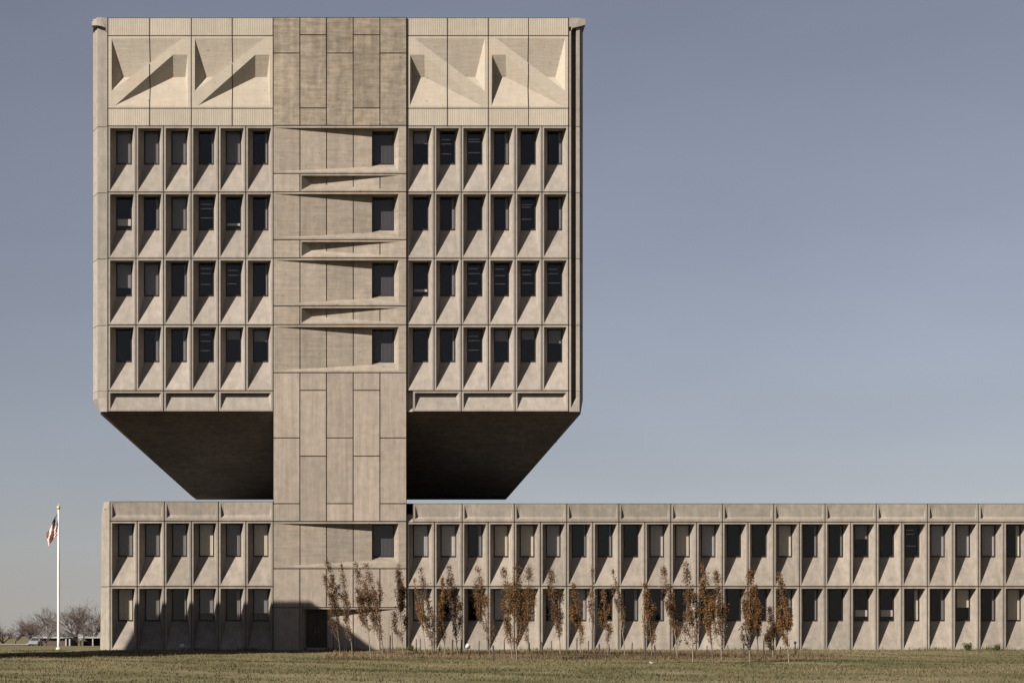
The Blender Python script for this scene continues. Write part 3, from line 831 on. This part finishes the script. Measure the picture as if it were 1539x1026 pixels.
# stakes ---------------------------------------------------------------
mst = simple('weathered_stake', (0.042, 0.031, 0.026), .9, .3, 14)
STK = [(500.7, 978, 956, 0), (586, 979, 954, 1), (590, 979, 949, 0), (626, 980, 959, 0), (632, 979, 959, 0), (660.5, 979, 967, 0), (680, 986, 960, 1), (693, 983, 960, 0), (719.8, 985, 962, 0), (742, 991, 969, 1),
       (758, 980, 961, 0), (796, 980, 964, 0), (815, 979, 964, 1), (829, 980, 962, 0), (867, 991, 958, 0), (884.6, 986, 962, 0), (901, 987, 967, 1), (916, 987, 966, 0), (949.7, 980, 965, 0),
       (969.6, 989, 957, 1), (984.8, 989, 969, 1), (1013.5, 986, 971, 0), (1063.7, 988, 969, 0), (1094.6, 978, 969, 0), (1118, 988, 966, 1), (1147.6, 986, 962, 1), (1173, 980, 976, 1)]
for i, (x, yb, yt, fat) in enumerate(STK):
    t_ = ground_t(yb + 1, 3.2); r = 1 - t_ / (DIST * S)
    X = (x - CX) * S * r; z0 = float(gz(X, -t_)); H = max(.35, CAMZ + (HOR - yt) * S * r - z0)
    rad = .042 if fat else .026
    lx = random.uniform(-.04, .04)
    mb = MB(); mb.tube([(0, 0, -.15), (lx * .5, 0, H * .5), (lx, random.uniform(-.03, .03), H - .03), (lx, 0, H)], [rad, rad, rad * .92, rad * .5], 5)
    o = mb.build('tree_stake', mst); o.location = (X, -t_, z0)
    tag(o, f'{"thick dark" if fat else "thin brown"} tree stake, {ords[i]} from the left in the planting bed', 'stake', 'tree stakes in the planting bed')

# iron post with a knob right of the row
def place(px, py, tmin=1.0):
    t_ = ground_t(py, tmin); r = 1 - t_ / (DIST * S); X = (px - CX) * S * r
    return X, -t_, float(gz(X, -t_)), r
X, Y, Z, r = place(1195, 983, 3)
mb = MB(); mb.tube([(0, 0, -.1), (0, 0, .58)], .035, 8); mb.lathe((0, 0, .56), [(.0, 0), (.07, .01), (.085, .07), (.07, .13), (0, .15)], 12)
o = mb.build('hydrant_post', simple('dark_cast_iron', (0.03, 0.028, 0.027), .6), smooth=True); o.location = (X, Y, Z)
tag(o, 'short dark post with a rounded head at the right end of the tree row', 'post')

# floodlights ----------------------------------------------------------
mwh = simple('white_enamel', (0.33, 0.33, 0.315), .4, .06); mgr = simple('grey_floodlight_casing', (0.30, 0.31, 0.32), .45); mbk = simple('black_fitting', (0.03, 0.03, 0.03), .6)
def floodlight(px, py, casing, label, rz):
    X, Y, Z, r = place(px, py, 1.2)
    o = empty('floodlight', (X, Y, Z), rz)
    mb = MB(); mb.tube([(0, 0, -.1), (0, 0, .18)], .025, 8); mb.tube([(-.15, 0, .22), (-.15, 0, .18), (.15, 0, .18), (.15, 0, .22)], .014, 6); mb.build('bracket', mbk, o)
    mb = MB(); mb.lathe((0, 0, 0), [(0, -.15), (.05, -.145), (.10, -.09), (.13, .0), (.14, .06), (.13, .07)], 18)
    h = mb.build('lamp_head', casing, o, smooth=True); h.location = (0, 0, .30); h.rotation_euler = (math.radians(-62), 0, 0)
    mb = MB(); mb.lathe((0, 0, 0), [(0, .055), (.128, .055)], 18); l = mb.build('lens', M['glass'], h)
    tag(o, label, 'floodlight', 'ground floodlights')
floodlight(274, 979, mgr, 'small grey ground floodlight on the shaded lawn below the left wing', .5)
floodlight(703, 979, mwh, 'small white ground floodlight beside the young trees right of the core', -.6)

# low shrubs ----------------------------------------------------------------
mshr = leafmat('evergreen_leaf', [(0, (0.025, 0.03, 0.012)), (.5, (0.06, 0.065, 0.025)), (1, (0.12, 0.11, 0.045))], .2)
for (px, py, hh, ww_, lab) in ((1454, 977.5, .42, .22, 'larger low green shrub at the foot of the wing near the right end'), (1497, 977.5, .33, .22, 'smaller low green shrub at the foot of the wing near the right end'),
                             (617, 978, .35, .16, 'small dark shrub in the corner right of the entrance core')):
    X, Y, Z, r = place(px, py, .7)
    o = empty('low_shrub', (X, Y, Z)); fo, st = MB(), MB()
    for k in range(9):
        a = random.uniform(0, 6.28); q = Vector((math.cos(a) * ww_ * random.uniform(.3, 1), math.sin(a) * ww_ * .8, hh * random.uniform(.55, 1)))
        st.tube([(0, 0, -.05), q * .5 + Vector((0, 0, .05)), q], [.01, .008, .004], 4)
        for i in range(60):
            p = q * random.uniform(.35, 1.05) + Vector((random.gauss(0, .05), random.gauss(0, .05), random.gauss(0, .05)))
            u = Vector((random.gauss(0, 1), random.gauss(0, 1), random.gauss(0, 1))).normalized(); v = u.orthogonal(); w_ = u.cross(v); sz = random.uniform(.018, .035)
            fo.tone = random.random(); fo.face(p - v * sz, p + w_ * sz * .6, p + v * sz, p - w_ * sz * .6)
    st.build('stems', mbarkd, o); fo.build('foliage', mshr, o)
    tag(o, lab, 'shrub', 'low shrubs at the wall')

# paper scrap on the lawn
X, Y, Z, r = place(978, 998, 3)
mb = MB(); mb.face((-.07, -.05, .03), (.06, -.06, .05), (.08, .05, .09), (-.05, .06, .12)); mb.face((-.05, .06, .12), (.08, .05, .09), (.05, .1, .03), (-.06, .11, .02))
o = mb.build('paper_scrap', mwh); o.location = (X, Y, Z); tag(o, 'small scrap of white paper lying on the lawn below the trees', 'litter')

# ------------------------------------------------------------------ flagpole and flag
r = 1.10; FX, FY = (88 - CX) * S * r, .10 * DIST * S
z0 = float(gz(FX, FY)); ztop = CAMZ + (HOR - 763) * S * r
mpole = simple('white_painted_pole', (0.5, 0.49, 0.47), .45, .05)
fp = empty('flagpole', (FX, FY, z0))
H = ztop - z0
mb = MB(); mb.tube([(0, 0, -.2), (0, 0, .5), (0, 0, H * .6), (0, 0, H - .1)], [.085, .085, .075, .055], 14); mb.build('pole', mpole, fp, smooth=True)
mb = MB(); mb.lathe((0, 0, 0), [(0.02, H - .14), (.05, H - .12), (.05, H - .10), (.10, H - .06), (.125, H + .02), (.11, H + .08), (.06, H + .13), (0.012, H + .14), (.012, H + .22), (0, H + .24)], 16)
mb.build('finial', simple('gilt_ball', (0.62, 0.48, 0.22), .35, .1, metal=.6), fp, smooth=True)
mb = MB(); mb.lathe((0, 0, 0), [(.17, -.05), (.17, .05), (.14, .09), (.1, .13), (.085, .15)], 16); mb.build('base_collar', mgr, fp, smooth=True)
mb = MB(); mb.tube([(-.09, -.05, 1.2), (-.075, -.03, H * .5), (-.06, -.02, H - .25)], .008, 4); mb.build('halyard', mgr, fp)
tag(fp, 'tall white flagpole with a gilt ball on the lawn left of the building', 'flagpole')
# flag: hangs limp in folds
t = NT('flag_cloth')
uv = t.add('ShaderNodeUVMap', uv_map='UVMap'); s_ = t.add('ShaderNodeSeparateXYZ'); t.link(uv.outputs[0], s_.inputs[0])
st = t.mul(t.mul(t.mul(s_.outputs[1], 6.5), 0.0, 'ADD'), 1.0, 'MODULO'); red = t.mul(st, .5, 'LESS_THAN')
c = t.mix(red, (.6, .54, .49, 1), (.28, .05, .045, 1))
can = t.mul(t.mul(s_.outputs[0], .4, 'LESS_THAN'), t.mul(s_.outputs[1], 7 / 13, 'LESS_THAN'))
vo = t.add('ShaderNodeTexVoronoi', voronoi_dimensions='2D'); vo.inputs['Randomness'].default_value = 0; vo.inputs['Scale'].default_value = 15
t.link(uv.outputs[0], vo.inputs['Vector'])
bl = t.mix(t.mul(vo.outputs['Distance'], .22, 'LESS_THAN'), (.010, .014, .042, 1), (.6, .58, .55, 1))
t.bsdf(t.mix(can, c, bl), .8, None)
flm = bpy.data.meshes.new('flag'); NU, NV = 36, 40
fv, uvs = [], []
HO, L = 1.40, 1.75
for j in range(NV + 1):
    for i in range(NU + 1):
        u, v = i / NU, j / NV
        x = -.07 - (.64 - .07 * v) * u ** 1.05 - .05 * math.sin(u * 8 + v * 3) * u * (1 - u * .5)
        y = -.08 + .085 * math.sin(u * 10 - v * 4.2) * min(1, u * 2.5) + .03 * math.sin(v * 9)
        z = -v * 1.36 - (1.36 - .62 * v) * u ** 1.08 + .05 * math.sin(v * 7 + u * 3) * u
        fv.append((x, y, z)); uvs.append((u, v))
ff = [(j * (NU + 1) + i, j * (NU + 1) + i + 1, (j + 1) * (NU + 1) + i + 1, (j + 1) * (NU + 1) + i) for j in range(NV) for i in range(NU)]
flm.from_pydata(fv, [], ff); ul = flm.uv_layers.new(name='UVMap')
for lp in flm.loops: ul.data[lp.index].uv = uvs[lp.vertex_index]
flm.polygons.foreach_set('use_smooth', [True] * len(ff)); flm.materials.append(t.mat)
fl = bpy.data.objects.new('flag', flm); col.objects.link(fl); fl.location = (FX, FY, CAMZ + (HOR - 770) * S * r)
tag(fl, 'limp stars and stripes flag hanging in folds from the white flagpole', 'flag')

# ------------------------------------------------------------------ background street, left
RB = 3.0; YB = (RB - 1) * DIST * S
def BX(px): return (px - CX) * S * RB
def BZ(py): return CAMZ + (HOR - py) * S * RB
gB = float(gz(0, YB)); 
mgreyroof = simple('grey_shingle', (0.095, 0.092, 0.088), .9, .15, 3); mbrick = simple('dull_brick', (0.075, 0.05, 0.044), .9, .2, 5); mwhite = simple('white_trim', (0.25, 0.245, 0.23), .6, .05)
mdarkw = simple('dark_window', (0.03, 0.03, 0.035), .2)
def roofed(name, x0, x1, yd0, yd1, zb, ze, zr, inset, wallm, label, cat):
    o = empty(name, ((x0 + x1) / 2, yd0, zb)); w = (x1 - x0) / 2; dpt = yd1 - yd0; h = ze - zb
    mb = MB(); mb.box(-w + .4, w - .4, .4, dpt - .4, -.3, h); mb.build('wall', wallm, o)
    mb = MB(); R = zr - zb; e = h; rr = [(-w, 0, e), (w, 0, e), (w, dpt, e), (-w, dpt, e)]; k0, k1 = (-w + inset, dpt / 2, R), (w - inset, dpt / 2, R)
    mb.face(rr[0], rr[1], k1, k0); mb.face(rr[2], rr[3], k0, k1); mb.face(rr[1], rr[2], k1); mb.face(rr[3], rr[0], k0); mb.face(*rr[::-1])
    mb.build('roof', mgreyroof, o)
    mb = MB(); mb.box(-w - .05, w + .05, -.12, -.005, e - .22, e + .03); mb.build('fascia', mwhite, o)
    tag(o, label, cat)
    return o
ho = roofed('house', BX(49), BX(109), YB, YB + 9, gB, BZ(956.5) , BZ(944), 2.6, mbrick, 'small dark brick house with a pale hipped roof behind the flagpole', 'house')
hw = (BX(109) - BX(49)) / 2
for x in (-2.3, -.4, 1.2):
    mb = MB(); mb.box(x - .45, x + .45, .34, .41, .9, 1.55); f_ = mb.build('window', mwhite, ho)
    mb = MB(); mb.box(x - .38, x + .38, .325, .345, .97, 1.48); mb.build('pane', mdarkw, f_)
for px in (99, 104.5):
    mb = MB(); mb.box(BX(px) - BX(79) - .12, BX(px) - BX(79) + .12, -.0, .24, -.3, BZ(956.5) - gB - .2); mb.build('porch_post', mwhite, ho)
cp = empty('carport', (BX(131), YB + 4, gB))
mb = MB(); wcp = (BX(151) - BX(113)) / 2; hcp = BZ(956) - gB
mb.box(-wcp, wcp, 0, 6, hcp - .28, hcp); mb.build('roof', mwhite, cp)
for x in (-wcp + .4, BX(134) - BX(131), wcp - .4):
    mb = MB(); mb.box(x - .1, x + .1, .1, .3, -.3, hcp - .28); mb.build('post', mwhite, cp)
mb = MB(); mb.box(-wcp, wcp, 5.8, 6, -.3, hcp - .28); mb.build('back_wall', mbrick, cp)
tag(cp, 'flat white carport roof on posts between the house and the building', 'carport')
sh = roofed('shed', BX(20), BX(47), YB + 12, YB + 18, gB, BZ(967), BZ(959.5), .6, mbrick, 'low shed with a pale pitched roof left of the house', 'shed')
mb = MB(); mb.box(BX(-14), BX(55), YB - 4, YB - 3.7, gB - .4, BZ(967.8)); mb.mi = 1; mb.box(BX(-14) - .05, BX(55) + .05, YB - 4.06, YB - 3.64, BZ(967.8), BZ(967.0))
o = mb.build('garden_wall', [mbrick, mwhite]); tag(o, 'low dark brick garden wall at the left edge of the view', 'wall')
# parked car, seen head on
car = empty('parked_car', (BX(61), YB - 7, gB))
mcar = simple('pale_car_paint', (0.2, 0.21, 0.22), .35, .05, spec=.5)
mb = MB()
def loft(mb, secs):
    n = len(secs[0])
    for a, b in zip(secs, secs[1:]):
        for i in range(n): mb.face(a[i], a[(i + 1) % n], b[(i + 1) % n], b[i])
    mb.face(*secs[0][::-1]); mb.face(*secs[-1])
def sec(y, w, z0, z1): return [(-w, y, z0), (w, y, z0), (w * 1.02, y, (z0 + z1) / 2), (w * .93, y, z1), (-w * .93, y, z1), (-w * 1.02, y, (z0 + z1) / 2)]
loft(mb, [sec(0, .72, .35, .68), sec(.3, .84, .25, .8), sec(1.3, .88, .25, .88), sec(3.2, .88, .25, .9), sec(4.1, .82, .3, .82), sec(4.3, .7, .4, .7)])
mb.build('body', mcar, car)
mb = MB(); loft(mb, [[(-.8, 1.3, .86), (.8, 1.3, .86), (.8, 1.31, .87), (-.8, 1.31, .87)], [(-.66, 1.95, .86), (.66, 1.95, .86), (.6, 1.95, 1.36), (-.6, 1.95, 1.36)], [(-.66, 3.0, .86), (.66, 3.0, .86), (.6, 2.9, 1.36), (-.6, 2.9, 1.36)], [(-.7, 3.6, .86), (.7, 3.6, .86), (.7, 3.6, .88), (-.7, 3.6, .88)]])
mb.build('cabin', mcar, car)
mb = MB(); mb.face((-.68, 1.36, .90), (.68, 1.36, .90), (.56, 1.90, 1.31), (-.56, 1.90, 1.31)); w_ = mb.build('windscreen', mdarkw, car); w_.location = (0, -.02, .01)
for x in (-.55, .55):
    mb = MB(); mb.box(x - .12, x + .12, -.02, .2, .5, .64); mb.build('headlight', mwhite, car)
for x in (-.8, .8):
    for y in (.85, 3.4):
        mb = MB(); mb.tube([(x - .1, y, .31), (x + .1, y, .31)], .31, 14); mb.build('wheel', mbk, car)
tag(car, 'pale parked car facing the lawn beside the small house', 'car')

# bare trees
mtw = simple('bare_bark', (0.085, 0.068, 0.06), .95, .2, 6)
mtwr = simple('reddish_bare_bark', (0.085, 0.062, 0.055), .95, .2, 6)
def bare_tree(px, pyb, pyt, spread, yd, levels, mat, label, trunkr=.2, tilt=0.0, nb=5, first=.3):
    rr = 1 + yd / (DIST * S); X = (px - CX) * S * rr; Zb = float(gz(X, yd)); H = CAMZ + (HOR - pyt) * S * rr - Zb
    o = empty('bare_tree', (X, yd, Zb)); tr, br = MB(), MB()
    def grow(p, dirv, L, rad, lev):
        pts = [p]; d_ = dirv.copy()
        n = 4
        for i in range(n):
            d_ = (d_ + Vector((random.gauss(0, .13), random.gauss(0, .13), random.gauss(.03, .09)))).normalized()
            pts.append(pts[-1] + d_ * L / n)
        (tr if lev == levels else br).tube(pts, [max(.012, rad * (1 - .5 * i / n)) for i in range(n + 1)], 6 if lev == levels else (4 if lev > 1 else 3), cap=False)
        if lev == 0: return
        k = nb if lev > 1 else nb + 1
        for i in range(k):
            s = random.uniform(.35, 1) if lev < levels else random.uniform(.75, 1)
            j = min(int(s * n), n - 1); q = pts[j].lerp(pts[j + 1], s * n - j)
            a = random.uniform(0, 6.28); sp = random.uniform(.45, 1.0) * spread
            side = d_.orthogonal().normalized(); side.rotate(Matrix.Rotation(a, 3, d_))
            grow(q, (d_ + side * sp).normalized(), L * random.uniform(.55, .85) if lev < levels else H * random.uniform(.36, .5), rad * .52, lev - 1)
    grow(Vector((0, 0, -.2)), Vector((tilt, 0, 1)).normalized(), H * first, trunkr, levels)
    t_ = tr.build('trunk', mat, o); b_ = br.build('crown', mat, o)
    zmax = max(v[2] for v in br.v)
    k = H / zmax
    o.scale = (k * 1.6, k * 1.6, k * 1.14)
    tag(o, label, 'tree', 'bare trees behind the street')
random.seed(21)
bare_tree(110, 971, 905, 1.0, YB + 14, 4, mtw, 'largest bare tree with a spreading crown behind the small house', .26, 0.05, 5, .22)
bare_tree(141, 971, 912, .9, YB + 30, 4, mtw, 'bare tree partly hidden by the left corner of the building', .22, 0.1, 5, .25)
bare_tree(80, 971, 915, .9, YB + 40, 4, mtw, 'bare tree directly behind the flagpole', .2, -0.1, 4, .25)
bare_tree(70, 972, 933, .9, YB - 9, 4, mtw, 'small bare tree in front of the small house, left of the flagpole', .12, 0.05, 4, .2)
bare_tree(121, 972, 936, .9, YB - 6, 4, mtw, 'small bare tree in front of the carport', .12, -0.05, 4, .2)
bare_tree(48, 971, 930, .85, YB + 22, 4, mtwr, 'reddish bare tree behind the car and the shed', .18, -0.08, 5, .22)
bare_tree(22, 971, 932, .9, YB + 45, 4, mtwr, 'bare tree behind the low shed roof', .18, 0.05, 4, .25)
bare_tree(4, 971, 942, .9, YB + 30, 4, mtwr, 'bare tree at the left edge of the view', .18, 0.0, 5, .22)
bare_tree(-30, 971, 925, .9, YB + 30, 4, mtw, 'bare tree beyond the left edge of the view', .18, 0.0, 4, .25)

# neighbouring block in front, left of the view: its shadow falls on the foot of the building
T0, T1_ = 400.0, 520.0
nb_x0, nb_x1, nbH = 185 - 1.2 * T0, 470 - 1.2 * T0, 71 + .9 * T0
nbo = empty('brick_tower_block', ((nb_x0 + nb_x1) / 2 * S - CX * S, -T0 * S, 0))
nw = (nb_x1 - nb_x0) * S / 2; nd = -(T1_ - T0) * S; nh = nbH * S
mb = MB(); mb.box(-nw, nw, nd, 0, -1, nh - .35); mb.build('wall', mbrick, nbo)
mb = MB(); mb.box(-nw - .001, nw + .001, nd - .001, .001, nh - .35, nh); mb.build('parapet', M['panel'], nbo)
for k in range(4):
    for x in (-3.2, 0, 3.2):
        mb = MB(); z = 1.4 + k * 3.3; mb.box(x - .7, x + .7, nd - .05, nd - .002, z, z + 1.5); w_ = mb.build('window', mwhite, nbo)
        mb = MB(); mb.box(x - .6, x + .6, nd - .06, nd - .05, z + .1, z + 1.4); mb.build('pane', mdarkw, w_)
tag(nbo, 'narrow brick block standing on the lawn outside the left edge of the view', 'building')

# ------------------------------------------------------------------ light, sky, camera
sd = Vector((-1.2, -1.0, 0.9)).normalized()      # towards the sun
elev = math.asin(sd.z); az = math.atan2(sd.x, sd.y)   # clockwise from +Y
w = bpy.data.worlds.new('World'); sc.world = w; w.use_nodes = True
nt = w.node_tree; bg = nt.nodes['Background']
sky = nt.nodes.new('ShaderNodeTexSky'); sky.sky_type = 'NISHITA'; sky.sun_disc = False
sky.sun_elevation = elev; sky.sun_rotation = az
sky.altitude = 0; sky.air_density = 1.0; sky.dust_density = 0.3; sky.ozone_density = 1.2
hs = nt.nodes.new('ShaderNodeHueSaturation'); hs.inputs['Saturation'].default_value = 0.48
nt.links.new(sky.outputs[0], hs.inputs['Color'])
wb = nt.nodes.new('ShaderNodeMix'); wb.data_type = 'RGBA'; wb.blend_type = 'MULTIPLY'; wb.inputs[0].default_value = 1.0
wb.inputs[7].default_value = (0.54, 0.53, 0.588, 1)
nt.links.new(hs.outputs[0], wb.inputs[6])
tc = nt.nodes.new('ShaderNodeTexCoord'); mp = nt.nodes.new('ShaderNodeMapping'); mp.inputs['Scale'].default_value = (3, 3, 9)
nz = nt.nodes.new('ShaderNodeTexNoise'); nz.inputs['Scale'].default_value = 1.6; nz.inputs['Detail'].default_value = 6
mr = nt.nodes.new('ShaderNodeMapRange'); mr.inputs['From Min'].default_value = .3; mr.inputs['From Max'].default_value = .7; mr.inputs['To Min'].default_value = .95; mr.inputs['To Max'].default_value = 1.05
vm = nt.nodes.new('ShaderNodeVectorMath'); vm.operation = 'SCALE'      # thin uneven haze
nt.links.new(tc.outputs['Generated'], mp.inputs[0]); nt.links.new(mp.outputs[0], nz.inputs['Vector']); nt.links.new(nz.outputs['Fac'], mr.inputs['Value'])
nt.links.new(wb.outputs[2], vm.inputs[0]); nt.links.new(mr.outputs[0], vm.inputs['Scale']); nt.links.new(vm.outputs[0], bg.inputs['Color']); bg.inputs['Strength'].default_value = 0.05
sl = bpy.data.lights.new('sun', 'SUN'); sl.energy = 5.0; sl.angle = math.radians(0.5); sl.color = (1.0, 0.93, 0.83)
so = bpy.data.objects.new('sun', sl); col.objects.link(so); so.rotation_euler = (-sd).to_track_quat('-Z', 'Y').to_euler(); so.location = (-60, -60, 60)

cam = bpy.data.cameras.new('camera'); co = bpy.data.objects.new('camera', cam); col.objects.link(co); sc.camera = co
cam.sensor_width = 36; cam.lens = 36 * DIST / 1539
cam.shift_x = (769.5 - CX) / 1539; cam.shift_y = (HOR - 513) / 1539
cam.clip_start = .5; cam.clip_end = 8000
co.location = (0, -DIST * S, CAMZ); co.rotation_euler = (math.radians(90), 0, 0)
sc.view_settings.view_transform = 'Standard'; sc.view_settings.look = 'None'; sc.view_settings.exposure = 1.15; sc.view_settings.gamma = 1
sc.cycles.max_bounces = 8; sc.cycles.transparent_max_bounces = 12
